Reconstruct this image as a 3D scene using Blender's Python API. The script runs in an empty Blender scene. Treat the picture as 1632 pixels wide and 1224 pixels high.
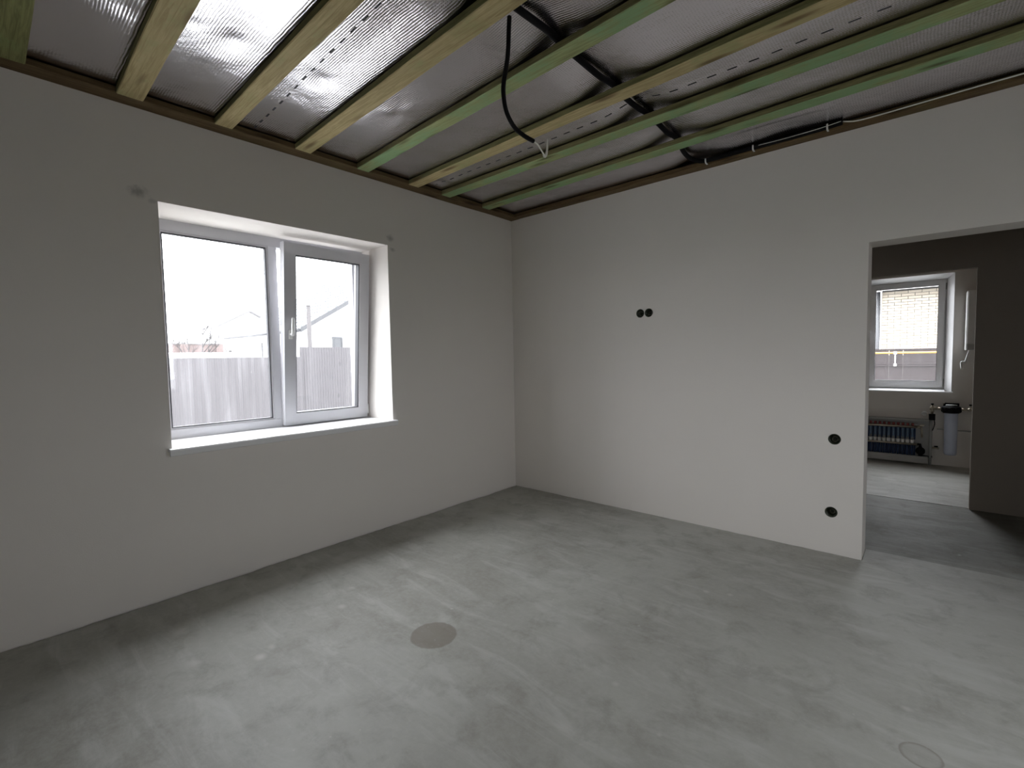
import bpy, bmesh, math, random
import numpy as np
from mathutils import Vector, Matrix, noise

random.seed(7)
sc = bpy.context.scene
col = sc.collection
PI = math.pi

# ------------------------------------------------------------------ camera
cam_d = bpy.data.cameras.new('camera')
cam = bpy.data.objects.new('camera', cam_d)
col.objects.link(cam)
sc.camera = cam
cam_d.sensor_width = 36.0
cam_d.sensor_fit = 'HORIZONTAL'
cam_d.lens = 764.1 / 1632 * 36.0
cam_d.clip_start = 0.02
cam_d.clip_end = 400
yaw, pitch, roll = map(math.radians, (41.445, 3.219, -1.027))
fwd = Vector((-math.sin(yaw) * math.cos(pitch), math.cos(yaw) * math.cos(pitch), -math.sin(pitch)))
rgt = Vector((math.cos(yaw), math.sin(yaw), 0))
upv = rgt.cross(fwd)
r2 = math.cos(roll) * rgt + math.sin(roll) * upv
u2 = -math.sin(roll) * rgt + math.cos(roll) * upv
M = Matrix((r2, u2, -fwd)).transposed().to_4x4()
M.translation = Vector((3.4098, -3.8941, 1.40))
cam.matrix_world = M

# ------------------------------------------------------------------ sky, light, exposure
SKY = 14.0
world = bpy.data.worlds.new('overcast_sky')
sc.world = world
world.use_nodes = True
wn, wl = world.node_tree.nodes, world.node_tree.links
wn.clear()
wo = wn.new('ShaderNodeOutputWorld')
bg = wn.new('ShaderNodeBackground')
tc = wn.new('ShaderNodeTexCoord')
sx = wn.new('ShaderNodeSeparateXYZ')
mr = wn.new('ShaderNodeMapRange')
mr.inputs['From Min'].default_value = -0.1
mr.inputs['From Max'].default_value = 1.0
mr.inputs['To Min'].default_value = 0.50
mr.inputs['To Max'].default_value = 1.55
ml = wn.new('ShaderNodeMath'); ml.operation = 'MULTIPLY'; ml.inputs[1].default_value = SKY
bg.inputs['Color'].default_value = (0.945, 0.955, 1.0, 1)
wl.new(tc.outputs['Generated'], sx.inputs[0])
wl.new(sx.outputs['Z'], mr.inputs['Value'])
wl.new(mr.outputs[0], ml.inputs[0])
wl.new(ml.outputs[0], bg.inputs['Strength'])
wl.new(bg.outputs[0], wo.inputs['Surface'])

sc.view_settings.view_transform = 'Standard'
sc.view_settings.look = 'None'
sc.view_settings.gamma = 1.0
sc.view_settings.use_curve_mapping = False
sc.view_settings.exposure = 0.0
sc.cycles.max_bounces = 14
sc.cycles.diffuse_bounces = 8
sc.cycles.glossy_bounces = 6
sc.cycles.transparent_max_bounces = 16
sc.cycles.caustics_reflective = False
sc.cycles.sample_clamp_indirect = 8.0


def portal(name, loc, direction, sx_, sy_):
    """Sampling portal in a window opening: guides sky light, emits nothing itself."""
    ld = bpy.data.lights.new(name, 'AREA')
    ld.shape = 'RECTANGLE'
    ld.size, ld.size_y = sx_, sy_
    ld.cycles.is_portal = True
    o = bpy.data.objects.new(name, ld)
    col.objects.link(o)
    o.location = loc
    o.rotation_euler = Vector(direction).to_track_quat('-Z', 'Y').to_euler()
    return o


# ------------------------------------------------------------------ main dimensions (metres)
H = 2.836            # underside of the ceiling timbers
TH = 0.042           # timber thickness
XR, YF = 5.3, -6.3   # right wall, wall behind the camera
YH, YU = 1.82, 3.82  # hall partition, utility room far wall
W1 = (-3.113, -1.553, 0.872, 2.340)      # window 1: y0 y1 z0 z1
W2 = (2.66, 3.565, 0.880, 2.303)         # window 2: x0 x1 z0 z1
W3 = (3.5, 4.3, 0.90, 2.10)              # unseen window added behind the camera for fill light: x0 x1 z0 z1
W4 = (-2.5, -1.5, 0.90, 2.20)            # unseen window added in the right wall for fill light: y0 y1 z0 z1

portal('portal_window', (-0.48, (W1[0] + W1[1]) / 2, (W1[2] + W1[3]) / 2), (1, 0, 0), 1.54, 1.45)
portal('portal_utility', ((W2[0] + W2[1]) / 2, 4.06, (W2[2] + W2[3]) / 2), (0, -1, 0), 0.9, 1.42)
portal('portal_right', (XR + 0.26, (W4[0] + W4[1]) / 2, (W4[2] + W4[3]) / 2), (-1, 0, 0), W4[1] - W4[0], W4[3] - W4[2])
portal('portal_behind', ((W3[0] + W3[1]) / 2, YF - 0.26, (W3[2] + W3[3]) / 2), (0, 1, 0), W3[1] - W3[0], W3[3] - W3[2])


# ------------------------------------------------------------------ node helpers
class NT:
    def __init__(s, name):
        s.m = bpy.data.materials.new(name)
        s.m.use_nodes = True
        s.t = s.m.node_tree
        s.t.nodes.clear()
        s.out = s.t.nodes.new('ShaderNodeOutputMaterial')

    def n(s, typ, **kw):
        nd = s.t.nodes.new('ShaderNode' + typ)
        for k, v in kw.items():
            setattr(nd, k, v)
        return nd

    def l(s, a, b):
        s.t.links.new(a, b)

    def put(s, sock, v):
        if isinstance(v, bpy.types.NodeSocket):
            s.l(v, sock)
        elif isinstance(v, (tuple, list)) and len(v) == 3 and sock.type == 'RGBA':
            sock.default_value = (*v, 1)
        else:
            sock.default_value = v

    def math(s, op, a, b=0.0, c=None, clamp=False):
        nd = s.n('Math', operation=op, use_clamp=clamp)
        s.put(nd.inputs[0], a); s.put(nd.inputs[1], b)
        if c is not None:
            s.put(nd.inputs[2], c)
        return nd.outputs[0]

    def vmath(s, op, a, b):
        nd = s.n('VectorMath', operation=op)
        s.put(nd.inputs[0], a); s.put(nd.inputs[1], b)
        return nd.outputs[0]

    def mix(s, fac, a, b):
        nd = s.n('Mix', data_type='RGBA')
        s.put(nd.inputs[0], fac); s.put(nd.inputs[6], a); s.put(nd.inputs[7], b)
        return nd.outputs[2]

    def ramp(s, v, lo, hi):
        nd = s.n('MapRange', interpolation_type='SMOOTHSTEP')
        s.put(nd.inputs['Value'], v)
        nd.inputs['From Min'].default_value = lo
        nd.inputs['From Max'].default_value = hi
        return nd.outputs[0]

    def noise(s, vec, scale, detail=4.0, rough=0.55, dist=0.0):
        nd = s.n('TexNoise')
        s.put(nd.inputs['Vector'], vec)
        nd.inputs['Scale'].default_value = scale
        nd.inputs['Detail'].default_value = detail
        nd.inputs['Roughness'].default_value = rough
        nd.inputs['Distortion'].default_value = dist
        return nd.outputs[0]

    def obj(s):
        return s.n('TexCoord').outputs['Object']

    def rnd(s):
        return s.n('ObjectInfo').outputs['Random']

    def bsdf(s, color, rough=0.6, metal=0.0, spec=0.5, bump=None, bstr=0.2, bdist=0.01, **kw):
        b = s.n('BsdfPrincipled')
        s.put(b.inputs['Base Color'], color)
        s.put(b.inputs['Roughness'], rough)
        s.put(b.inputs['Metallic'], metal)
        s.put(b.inputs['Specular IOR Level'], spec)
        if bump is not None:
            bn = s.n('Bump')
            bn.inputs['Strength'].default_value = bstr
            bn.inputs['Distance'].default_value = bdist
            s.put(bn.inputs['Height'], bump)
            s.l(bn.outputs[0], b.inputs['Normal'])
        s.l(b.outputs[0], s.out.inputs['Surface'])
        return b


def plain(name, color, rough=0.5, metal=0.0, spec=0.5, var=0.08, scale=20.0):
    t = NT(name)
    v = t.noise(t.obj(), scale)
    c = t.mix(v, tuple(x * (1 - var) for x in color), tuple(min(1, x * (1 + var)) for x in color))
    t.bsdf(c, rough, metal, spec)
    return t.m


def blob(t, pos, cx, cy, cz, rx, ry, rz):
    """soft mask around a point, in object space"""
    d = t.vmath('SUBTRACT', pos, (cx, cy, cz))
    d = t.vmath('DIVIDE', d, (rx, ry, rz))
    ln = t.n('VectorMath', operation='LENGTH')
    t.l(d, ln.inputs[0])
    return ln.outputs['Value']


# ---- plaster
def plaster(name, color, stains=()):
    t = NT(name)
    p = t.obj()
    big = t.noise(p, 1.3, 3)
    fine = t.noise(p, 160, 3)
    mid = t.noise(p, 14, 5)
    c = t.mix(big, tuple(x * 0.965 for x in color), tuple(x * 1.03 for x in color))
    for (x, y, z, r, s) in stains:
        d = blob(t, p, x, y, z, r, r, r * 0.75)
        k = t.math('ADD', d, t.math('MULTIPLY', t.noise(p, 45, 4), 0.9))
        m = t.math('MULTIPLY', t.math('SUBTRACT', 1.0, t.ramp(k, 0.45, 1.25)), s)
        c = t.mix(m, c, (0.17, 0.165, 0.165))
    h = t.math('ADD', t.math('MULTIPLY', fine, 0.6), mid)
    t.bsdf(c, 0.92, 0, 0.15, h, 0.18, 0.004)
    return t.m


WALL_C = (0.80, 0.762, 0.722)
M_wall = plaster('plaster_warm_white', WALL_C)
M_wall_l = plaster('plaster_with_smudges', WALL_C,
                   [(0, -3.205, 2.374, 0.075, 0.55), (0, -3.14, 2.335, 0.04, 0.3),
                    (0, -1.525, 2.40, 0.062, 0.5), (0, -1.505, 2.31, 0.04, 0.45)])
M_utility = plaster('plaster_utility', (0.74, 0.71, 0.675))
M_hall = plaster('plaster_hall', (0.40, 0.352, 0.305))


# ---- screed floor
def screed(name, k=1.0, spec=0.42):
    t = NT(name)
    p = t.obj()
    sw = t.n('Mapping'); sw.inputs['Rotation'].default_value = (0, 0, 0.5); sw.inputs['Scale'].default_value = (0.55, 2.4, 1)
    t.l(t.vmath('ADD', p, t.vmath('MULTIPLY', t.n('TexNoise').outputs['Color'], (0.12, 0.12, 0))), sw.inputs[0])
    big = t.noise(p, 0.8, 5, 0.6, 0.5)
    brush = t.noise(sw.outputs[0], 3.2, 8, 0.68, 0.8)
    mid = t.noise(p, 5.0, 7, 0.65, 0.4)
    fine = t.noise(p, 240, 2)
    grain = t.noise(p, 34, 6, 0.75)
    c = t.mix(t.ramp(big, 0.32, 0.68), (0.335 * k, 0.328 * k, 0.290 * k), (0.47 * k, 0.472 * k, 0.432 * k))
    c = t.mix(t.math('MULTIPLY', t.ramp(brush, 0.45, 0.70), 0.62), c, (0.56 * k, 0.565 * k, 0.535 * k))
    c = t.mix(t.math('MULTIPLY', t.ramp(mid, 0.47, 0.68), 0.52), c, (0.275 * k, 0.265 * k, 0.228 * k))
    c = t.mix(t.math('MULTIPLY', t.ramp(grain, 0.35, 0.72), 0.30), c, (0.54 * k, 0.54 * k, 0.51 * k))
    # pale mortar specks
    vo = t.n('TexVoronoi'); vo.inputs['Scale'].default_value = 4.6
    t.l(t.vmath('ADD', p, t.vmath('MULTIPLY', t.n('TexNoise').outputs['Color'], (0.2, 0.2, 0))), vo.inputs['Vector'])
    sp = t.math('MULTIPLY', t.math('SUBTRACT', 1.0, t.ramp(vo.outputs['Distance'], 0.0, 0.075)), t.ramp(mid, 0.42, 0.60))
    c = t.mix(t.math('MULTIPLY', sp, 0.7), c, (0.66, 0.65, 0.62))
    v2 = t.n('TexVoronoi'); v2.inputs['Scale'].default_value = 17.0
    t.l(p, v2.inputs['Vector'])
    sp = t.math('MULTIPLY', t.math('SUBTRACT', 1.0, t.ramp(v2.outputs['Distance'], 0.0, 0.10)), t.ramp(big, 0.50, 0.62))
    c = t.mix(t.math('MULTIPLY', sp, 0.5), c, (0.64, 0.63, 0.60))
    # scuffs and dabs of mortar that lie where the photograph shows them
    for (x, y, rx, ry, st) in ((1.04, -3.05, 0.036, 0.03, .8), (0.85, -3.27, 0.06, 0.035, .5), (0.48, -3.23, 0.06, 0.035, .4),
                               (2.16, -1.96, 0.17, 0.10, .45), (2.43, -1.09, 0.022, 0.02, .7), (2.55, -1.04, 0.02, 0.02, .6),
                               (3.36, -1.54, 0.025, 0.02, .7), (0.91, -2.56, 0.035, 0.03, .6), (2.42, -2.14, 0.02, 0.02, .5),
                               (1.0, -2.98, 0.03, 0.02, .5), (0.75, -2.41, 0.03, 0.03, .4), (2.39, -2.48, 0.05, 0.04, .3)):
        d = blob(t, p, x, y, 0, rx, ry, 1)
        kk = t.math('ADD', d, t.math('MULTIPLY', grain, 1.0))
        c = t.mix(t.math('MULTIPLY', t.math('SUBTRACT', 1.0, t.ramp(kk, 0.6, 1.7)), st * 0.6), c, (0.66, 0.65, 0.62))
    # round dried stains left by buckets
    for (x, y, r, st, ring) in ((1.535, -2.405, 0.118, 0.72, False), (3.405, -1.79, 0.062, 0.38, True)):
        d = blob(t, p, x, y, 0, r, r, 5)
        edge = t.math('ADD', d, t.math('MULTIPLY', t.math('SUBTRACT', t.noise(p, 30, 3), 0.5), 0.12))
        m = t.math('SUBTRACT', 1.0, t.ramp(edge, 0.93, 1.03))
        if ring:
            m = t.math('MULTIPLY', m, t.math('ADD', 0.5, t.ramp(edge, 0.75, 0.95)))
        m = t.math('MULTIPLY', m, t.math('SUBTRACT', st, t.math('MULTIPLY', t.ramp(t.noise(p, 60, 3), 0.63, 0.70), 0.35)), None, True)
        c = t.mix(m, c, (0.205, 0.178, 0.142))
    rough = t.math('ADD', 0.50, t.math('MULTIPLY', mid, 0.22))
    h = t.math('ADD', t.math('MULTIPLY', fine, 0.25), t.math('ADD', t.math('MULTIPLY', grain, 0.6), t.math('ADD', brush, mid)))
    t.bsdf(c, rough, 0, spec, h, 0.14, 0.006)
    return t.m


M_floor = screed('cement_screed', 0.92)
M_floor_hall = screed('cement_screed_shaded', 0.70, 0.12)  # darker copy of the screed: the hall's shade is put into its colour


# ---- foil
def foil():
    t = NT('embossed_foil')
    p = t.obj()
    s = t.n('SeparateXYZ'); t.l(p, s.inputs[0])
    x, y = s.outputs[0], s.outputs[1]
    jx = t.math('ADD', x, t.math('MULTIPLY', t.noise(p, 9, 2), 0.015))
    jy = t.math('ADD', y, t.math('MULTIPLY', t.noise(t.vmath('ADD', p, (3, 7, 1)), 9, 2), 0.012))
    k = 2 * PI / 0.0125
    bub = t.math('MULTIPLY', t.math('SINE', t.math('MULTIPLY', jx, k)), t.math('SINE', t.math('MULTIPLY', jy, k)))
    rows = t.math('SINE', t.math('MULTIPLY', jy, k))
    wr = t.noise(p, 7, 4, 0.6, 0.8)
    h = t.math('ADD', t.math('ADD', t.math('MULTIPLY', bub, 0.13), t.math('MULTIPLY', rows, 0.42)), t.math('MULTIPLY', wr, 5.0))

    def dashes(y0, slope, off):
        yy = t.math('SUBTRACT', y, t.math('ADD', y0, t.math('MULTIPLY', t.math('SUBTRACT', x, 0.13), slope)))
        a = t.math('LESS_THAN', t.math('ABSOLUTE', yy), 0.0055)
        f = t.math('FRACT', t.math('DIVIDE', t.math('ADD', x, off), 0.1045))
        b = t.math('LESS_THAN', f, 0.46)
        g = t.math('GREATER_THAN', x, 0.14)
        return t.math('MULTIPLY', t.math('MULTIPLY', a, b), g)
    d = t.math('MAXIMUM', dashes(-2.612, -0.042, 0.075), dashes(-1.172, -0.004, 0.055))
    c = t.mix(d, (0.80, 0.775, 0.815), (0.03, 0.03, 0.035))
    b = t.bsdf(c, t.math('ADD', 0.225, t.math('MULTIPLY', d, 0.3)), t.math('SUBTRACT', 1.0, d), 0.5, h, 0.6, 0.0012)
    return t.m


M_foil = foil()


# ---- timber
def timber(name, base, dark, stain=None, amount=0.0, side=None):
    t = NT(name)
    o = t.obj()
    r = t.rnd()
    cmb = t.n('CombineXYZ')
    t.l(t.math('MULTIPLY', r, 37.0), cmb.inputs[0]); t.l(t.math('MULTIPLY', r, 11.0), cmb.inputs[1]); t.l(t.math('MULTIPLY', r, 5.0), cmb.inputs[2])
    p = t.vmath('ADD', o, cmb.outputs[0])
    mp = t.n('Mapping'); mp.inputs['Scale'].default_value = (1.2, 22, 22)
    t.l(p, mp.inputs[0])
    g = t.noise(mp.outputs[0], 3.0, 6, 0.65, 1.2)
    blot = t.noise(p, 2.6, 5, 0.65)
    c = t.mix(t.ramp(g, 0.34, 0.66), dark, base)
    if stain:
        k = t.ramp(t.math('ADD', blot, t.math('MULTIPLY', t.math('SUBTRACT', g, 0.5), 0.5)), 0.60 - amount * 0.4, 0.84 - amount * 0.4)
        k = t.math('MULTIPLY', k, 0.85)
        if side:       # stain on the underside only; other faces take the side colour
            ge = t.n('NewGeometry')
            sz = t.n('SeparateXYZ'); t.l(ge.outputs['Normal'], sz.inputs[0])
            dn = t.ramp(t.math('MULTIPLY', sz.outputs[2], -1.0), 0.2, 0.8)
            c = t.mix(dn, t.mix(t.ramp(g, 0.34, 0.66), tuple(x * 0.6 for x in side), side), c)
            k = t.math('MULTIPLY', k, dn)
        c = t.mix(k, c, stain)
    mk = t.n('Mapping'); mk.inputs['Scale'].default_value = (2.3, 11, 11)
    t.l(p, mk.inputs[0])
    vo = t.n('TexVoronoi'); vo.inputs['Scale'].default_value = 1.0
    t.l(mk.outputs[0], vo.inputs['Vector'])
    kn = t.math('SUBTRACT', 1.0, t.ramp(vo.outputs['Distance'], 0.05, 0.30))
    c = t.mix(t.math('MULTIPLY', kn, 0.8), c, (dark[0] * 0.34, dark[1] * 0.26, dark[2] * 0.22))
    t.bsdf(c, 0.78, 0, 0.25, g, 0.25, 0.003)
    return t.m


M_tan = timber('timber_tan', (0.56, 0.465, 0.25), (0.38, 0.30, 0.145), (0.36, 0.36, 0.17), 0.25, (0.27, 0.255, 0.11))
M_green = timber('timber_green', (0.42, 0.45, 0.22), (0.27, 0.30, 0.13), (0.245, 0.40, 0.205), 0.62, (0.27, 0.245, 0.11))
M_olive = timber('timber_olive', (0.28, 0.285, 0.115), (0.18, 0.175, 0.07), (0.24, 0.30, 0.12), 0.4)
M_brown = timber('timber_brown', (0.165, 0.112, 0.055), (0.095, 0.06, 0.028), (0.15, 0.125, 0.05), 0.25)

M_pvc = plain('white_window_plastic', (0.52, 0.52, 0.545), 0.32, 0, 0.5, 0.02)
M_sill = plain('white_sill_board', (0.84, 0.84, 0.85), 0.38, 0, 0.5, 0.02)
M_gasket = plain('black_rubber_seal', (0.03, 0.03, 0.035), 0.6)
M_conduit = plain('black_conduit', (0.006, 0.005, 0.006), 0.7, 0, 0.2)
M_cable = plain('white_cable', (0.88, 0.87, 0.80), 0.5)
M_clip = plain('white_clip', (0.8, 0.8, 0.78), 0.5)
M_box = plain('dark_socket_box', (0.030, 0.036, 0.020), 0.55)
M_wire = plain('grey_wire_end', (0.13, 0.125, 0.09), 0.5)
M_brass = plain('nickel_brass', (0.52, 0.47, 0.38), 0.35, 0.9)
M_black = plain('black_plastic', (0.007, 0.007, 0.008), 0.75, 0, 0.15)
M_red = plain('red_cap', (0.20, 0.025, 0.022), 0.45)
M_blue = plain('blue_sleeve', (0.018, 0.042, 0.115), 0.5, var=0.25)
M_bluegrey = plain('pale_blue_plastic', (0.13, 0.20, 0.30), 0.35)
M_filter = plain('pale_blue_white_filter', (0.52, 0.57, 0.70), 0.35)
M_white = plain('white_enamel', (0.78, 0.78, 0.77), 0.35)
M_grey_metal = plain('grey_painted_metal', (0.42, 0.42, 0.41), 0.5)
M_pipe = plain('grey_pipe', (0.36, 0.37, 0.36), 0.5)
M_dark = plain('dark_underlay', (0.035, 0.032, 0.028), 0.9)


def glass(name, dust, streak):
    t = NT(name)
    p = t.obj()
    mp = t.n('Mapping'); mp.inputs['Scale'].default_value = (9, 9, 0.8)
    t.l(p, mp.inputs[0])
    st = t.noise(mp.outputs[0], 1.6, 5, 0.6)
    sp = t.noise(p, 55, 2)
    d = t.math('ADD', dust, t.math('MULTIPLY', t.ramp(st, 0.45, 0.75), streak))
    d = t.math('ADD', d, t.math('MULTIPLY', t.ramp(sp, 0.76, 0.80), 0.3), None, True)
    tr = t.n('BsdfTransparent'); tr.inputs[0].default_value = (0.97, 0.98, 0.98, 1)
    df = t.n('BsdfTranslucent'); df.inputs[0].default_value = (0.85, 0.85, 0.87, 1)
    gl = t.n('BsdfGlossy'); gl.inputs['Roughness'].default_value = 0.02
    lw = t.n('LayerWeight'); lw.inputs['Blend'].default_value = 0.5
    fr = t.math('ADD', 0.04, t.math('MULTIPLY', t.math('POWER', lw.outputs['Facing'], 5.0), 0.7), None, True)
    a = t.n('MixShader'); t.l(d, a.inputs[0]); t.l(tr.outputs[0], a.inputs[1]); t.l(df.outputs[0], a.inputs[2])
    b = t.n('MixShader'); t.l(fr, b.inputs[0]); t.l(a.outputs[0], b.inputs[1]); t.l(gl.outputs[0], b.inputs[2])
    t.l(b.outputs[0], t.out.inputs['Surface'])
    return t.m


M_glass_dusty = glass('dusty_window_glass', 0.012, 0.03)
M_glass = glass('window_glass', 0.01, 0.01)


# ------------------------------------------------------------------ mesh helpers
class MB:
    def __init__(s):
        s.v, s.f, s.sm = [], [], []

    def add(s, vs, fs, smooth=False):
        b = len(s.v)
        s.v += [tuple(v) for v in vs]
        s.f += [tuple(b + i for i in f) for f in fs]
        s.sm += [smooth] * len(fs)
        return s

    def box(s, x0, x1, y0, y1, z0, z1, c=0.0):
        """box, optionally with chamfered edges"""
        x0, x1 = min(x0, x1), max(x0, x1); y0, y1 = min(y0, y1), max(y0, y1); z0, z1 = min(z0, z1), max(z0, z1)
        if c <= 0:
            vs = [(x, y, z) for x in (x0, x1) for y in (y0, y1) for z in (z0, z1)]
            return s.add(vs, [(0, 1, 3, 2), (4, 6, 7, 5), (0, 4, 5, 1), (2, 3, 7, 6), (0, 2, 6, 4), (1, 5, 7, 3)])
        bm = bmesh.new()
        bmesh.ops.create_cube(bm, size=1)
        for v in bm.verts:
            v.co = Vector(((x0 + x1) / 2 + v.co.x * (x1 - x0), (y0 + y1) / 2 + v.co.y * (y1 - y0), (z0 + z1) / 2 + v.co.z * (z1 - z0)))
        bmesh.ops.bevel(bm, geom=bm.edges[:], offset=c, segments=2, affect='EDGES', profile=0.5)
        bm.verts.index_update()
        s.add([v.co[:] for v in bm.verts], [[v.index for v in f.verts] for f in bm.faces])
        bm.free()
        return s

    def ring(s, outer, inner, axis, a0, a1):
        """rectangular frame; outer/inner = (u0,u1,v0,v1) in the plane normal to axis"""
        u0, u1, v0, v1 = outer; i0, i1, j0, j1 = inner
        o = [(u0, v0), (u1, v0), (u1, v1), (u0, v1)]; i = [(i0, j0), (i1, j0), (i1, j1), (i0, j1)]

        def P(uv, a):
            return {'x': (a, uv[0], uv[1]), 'y': (uv[0], a, uv[1]), 'z': (uv[0], uv[1], a)}[axis]
        vs = [P(q, a0) for q in o] + [P(q, a0) for q in i] + [P(q, a1) for q in o] + [P(q, a1) for q in i]
        fs = []
        for k in range(4):
            n = (k + 1) % 4
            fs += [(k, n, 4 + n, 4 + k), (8 + k, 12 + k, 12 + n, 8 + n), (k, 8 + k, 8 + n, n), (4 + k, 4 + n, 12 + n, 12 + k)]
        return s.add(vs, fs)

    def tube(s, pts, r, n=12, caps=True, smooth=True):
        pts = [Vector(p) for p in pts]
        rs = r if isinstance(r, (list, tuple)) else [r] * len(pts)
        t0 = (pts[1] - pts[0]).normalized()
        ref = Vector((0, 0, 1)) if abs(t0.z) < 0.9 else Vector((1, 0, 0))
        u = t0.cross(ref).normalized()
        vs = []
        for i, p in enumerate(pts):
            a = pts[max(0, i - 1)]; b = pts[min(len(pts) - 1, i + 1)]
            t = (b - a).normalized()
            u = (u - t * u.dot(t)).normalized()
            w = t.cross(u)
            for k in range(n):
                an = 2 * PI * k / n
                vs.append(p + (u * math.cos(an) + w * math.sin(an)) * rs[i])
        fs = []
        for i in range(len(pts) - 1):
            for k in range(n):
                k2 = (k + 1) % n
                fs.append((i * n + k, i * n + k2, (i + 1) * n + k2, (i + 1) * n + k))
        s.add(vs, fs, smooth)
        if caps:
            b = len(s.v) - len(vs)
            s.f += [tuple(b + k for k in range(n))[::-1], tuple(b + (len(pts) - 1) * n + k for k in range(n))]
            s.sm += [False, False]
        return s

    def lathe(s, prof, c, axis='z', n=24):
        """prof = [(radius, along)], revolved about axis through c"""
        vs, fs = [], []
        for (r, a) in prof:
            for k in range(n):
                an = 2 * PI * k / n
                p, q = r * math.cos(an), r * math.sin(an)
                d = {'z': (p, q, a), 'y': (p, a, -q), 'x': (a, p, q)}[axis]
                vs.append((c[0] + d[0], c[1] + d[1], c[2] + d[2]))
        m = len(prof)
        for i in range(m - 1):
            for k in range(n):
                k2 = (k + 1) % n
                fs.append((i * n + k, i * n + k2, (i + 1) * n + k2, (i + 1) * n + k))
        s.add(vs, fs, True)
        b = len(s.v) - len(vs)
        if prof[0][0] > 1e-5:
            s.f.append(tuple(b + k for k in range(n))[::-1]); s.sm.append(False)
        if prof[-1][0] > 1e-5:
            s.f.append(tuple(b + (m - 1) * n + k for k in range(n))); s.sm.append(False)
        return s

    def prism(s, poly, axis, a0, a1):
        def P(uv, a):
            return {'x': (a, uv[0], uv[1]), 'y': (uv[0], a, uv[1]), 'z': (uv[0], uv[1], a)}[axis]
        n = len(poly)
        vs = [P(q, a0) for q in poly] + [P(q, a1) for q in poly]
        fs = [tuple(range(n)), tuple(range(2 * n - 1, n - 1, -1))]
        for k in range(n):
            k2 = (k + 1) % n
            fs.append((k, n + k, n + k2, k2))
        return s.add(vs, fs)

    def mesh(s, name, mat):
        me = bpy.data.meshes.new(name)
        me.from_pydata(s.v, [], s.f)
        bm = bmesh.new(); bm.from_mesh(me)
        bmesh.ops.recalc_face_normals(bm, faces=bm.faces[:])
        bm.to_mesh(me); bm.free()
        me.polygons.foreach_set('use_smooth', s.sm)
        me.materials.append(mat)
        me.update()
        return me

    def build(s, name, mat, parent=None, loc=None):
        me = s.mesh(name, mat)
        o = bpy.data.objects.new(name, me)
        col.objects.link(o)
        if loc is not None:           # keep the given coordinates, move the origin
            me.transform(Matrix.Translation(-Vector(loc)))
            o.location = loc
        if parent is not None:
            o.parent = parent
            if parent.type == 'EMPTY' or True:
                o.matrix_parent_inverse = parent_world(parent).inverted()
        return o


def parent_world(o):
    m = Matrix.LocRotScale(o.location, o.rotation_euler, o.scale)
    if o.parent is not None:
        m = parent_world(o.parent) @ o.matrix_parent_inverse @ m
    return m


def empty(name, loc, kind=None, label=None, cat=None, group=None):
    o = bpy.data.objects.new(name, None)
    o.empty_display_size = 0.1
    col.objects.link(o)
    o.location = loc
    return tag(o, label, cat, group, kind)


def tag(o, label=None, cat=None, group=None, kind=None):
    if label: o['label'] = label
    if cat: o['category'] = cat
    if group: o['group'] = group
    if kind: o['kind'] = kind
    return o


def copy_tree(o, parent=None, delta=Vector((0, 0, 0))):
    c = o.copy()
    col.objects.link(c)
    if parent is not None:
        c.parent = parent
    for ch in list(o.children):
        copy_tree(ch, c)
    return c


def structure(mb, name, mat, parent=None):
    o = mb.build(name, mat, parent)
    if parent is None:
        o['kind'] = 'structure'
    return o


def cut(o, cutters):
    """boolean-subtract a list of MB bodies from a mesh object, keeping plain mesh data"""
    tmp = []
    for c in cutters:
        k = c.build('cutter', M_wall)
        tmp.append(k)
        md = o.modifiers.new('cut', 'BOOLEAN')
        md.operation = 'DIFFERENCE'; md.solver = 'EXACT'; md.object = k
    dg = bpy.context.evaluated_depsgraph_get()
    me = bpy.data.meshes.new_from_object(o.evaluated_get(dg))
    o.modifiers.clear()
    old = o.data; o.data = me; bpy.data.meshes.remove(old)
    me.materials.clear(); me.materials.append(o['_m'] if False else cut.mat)
    me.polygons.foreach_set('use_smooth', [False] * len(me.polygons))
    for k in tmp:
        d = k.data; bpy.data.objects.remove(k); bpy.data.meshes.remove(d)
    return o


# ================================================================== room shell
ZT = H + 0.22
SOCKETS = ((1.475, 1.759), (1.554, 1.759), (2.906, 0.799), (2.895, 0.290))
SR = 0.0345

cut.mat = M_wall_l
wall_left = structure(MB().box(-0.47, 0, YF - 0.3, 0.22, -0.12, ZT), 'wall_left', M_wall_l)
cut(wall_left, [MB().box(-0.6, 0.1, W1[0], W1[1], W1[2], W1[3])])

cut.mat = M_wall
wall_back = structure(MB().box(0.0, XR + 0.9, 0, 0.22, -0.12, ZT), 'wall_back', M_wall)
cut(wall_back, [MB().box(3.0705, 4.25, -0.1, 0.4, -0.3, 2.099)] +
    [MB().lathe([(SR + 0.0015, -0.05), (SR + 0.0015, 0.06)], (x, 0, z), 'y', 28) for x, z in SOCKETS])
wall_right = structure(MB().box(XR, XR + 0.2, YF - 0.3, 0, -0.12, ZT), 'wall_right', M_wall)
cut(wall_right, [MB().box(XR - 0.2, XR + 0.5, W4[0], W4[1], W4[2], W4[3])])
wall_front = structure(MB().box(0, XR, YF - 0.3, YF, -0.12, ZT), 'wall_front', M_wall)
cut(wall_front, [MB().box(W3[0], W3[1], YF - 0.5, YF + 0.2, W3[2], W3[3])])

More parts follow.
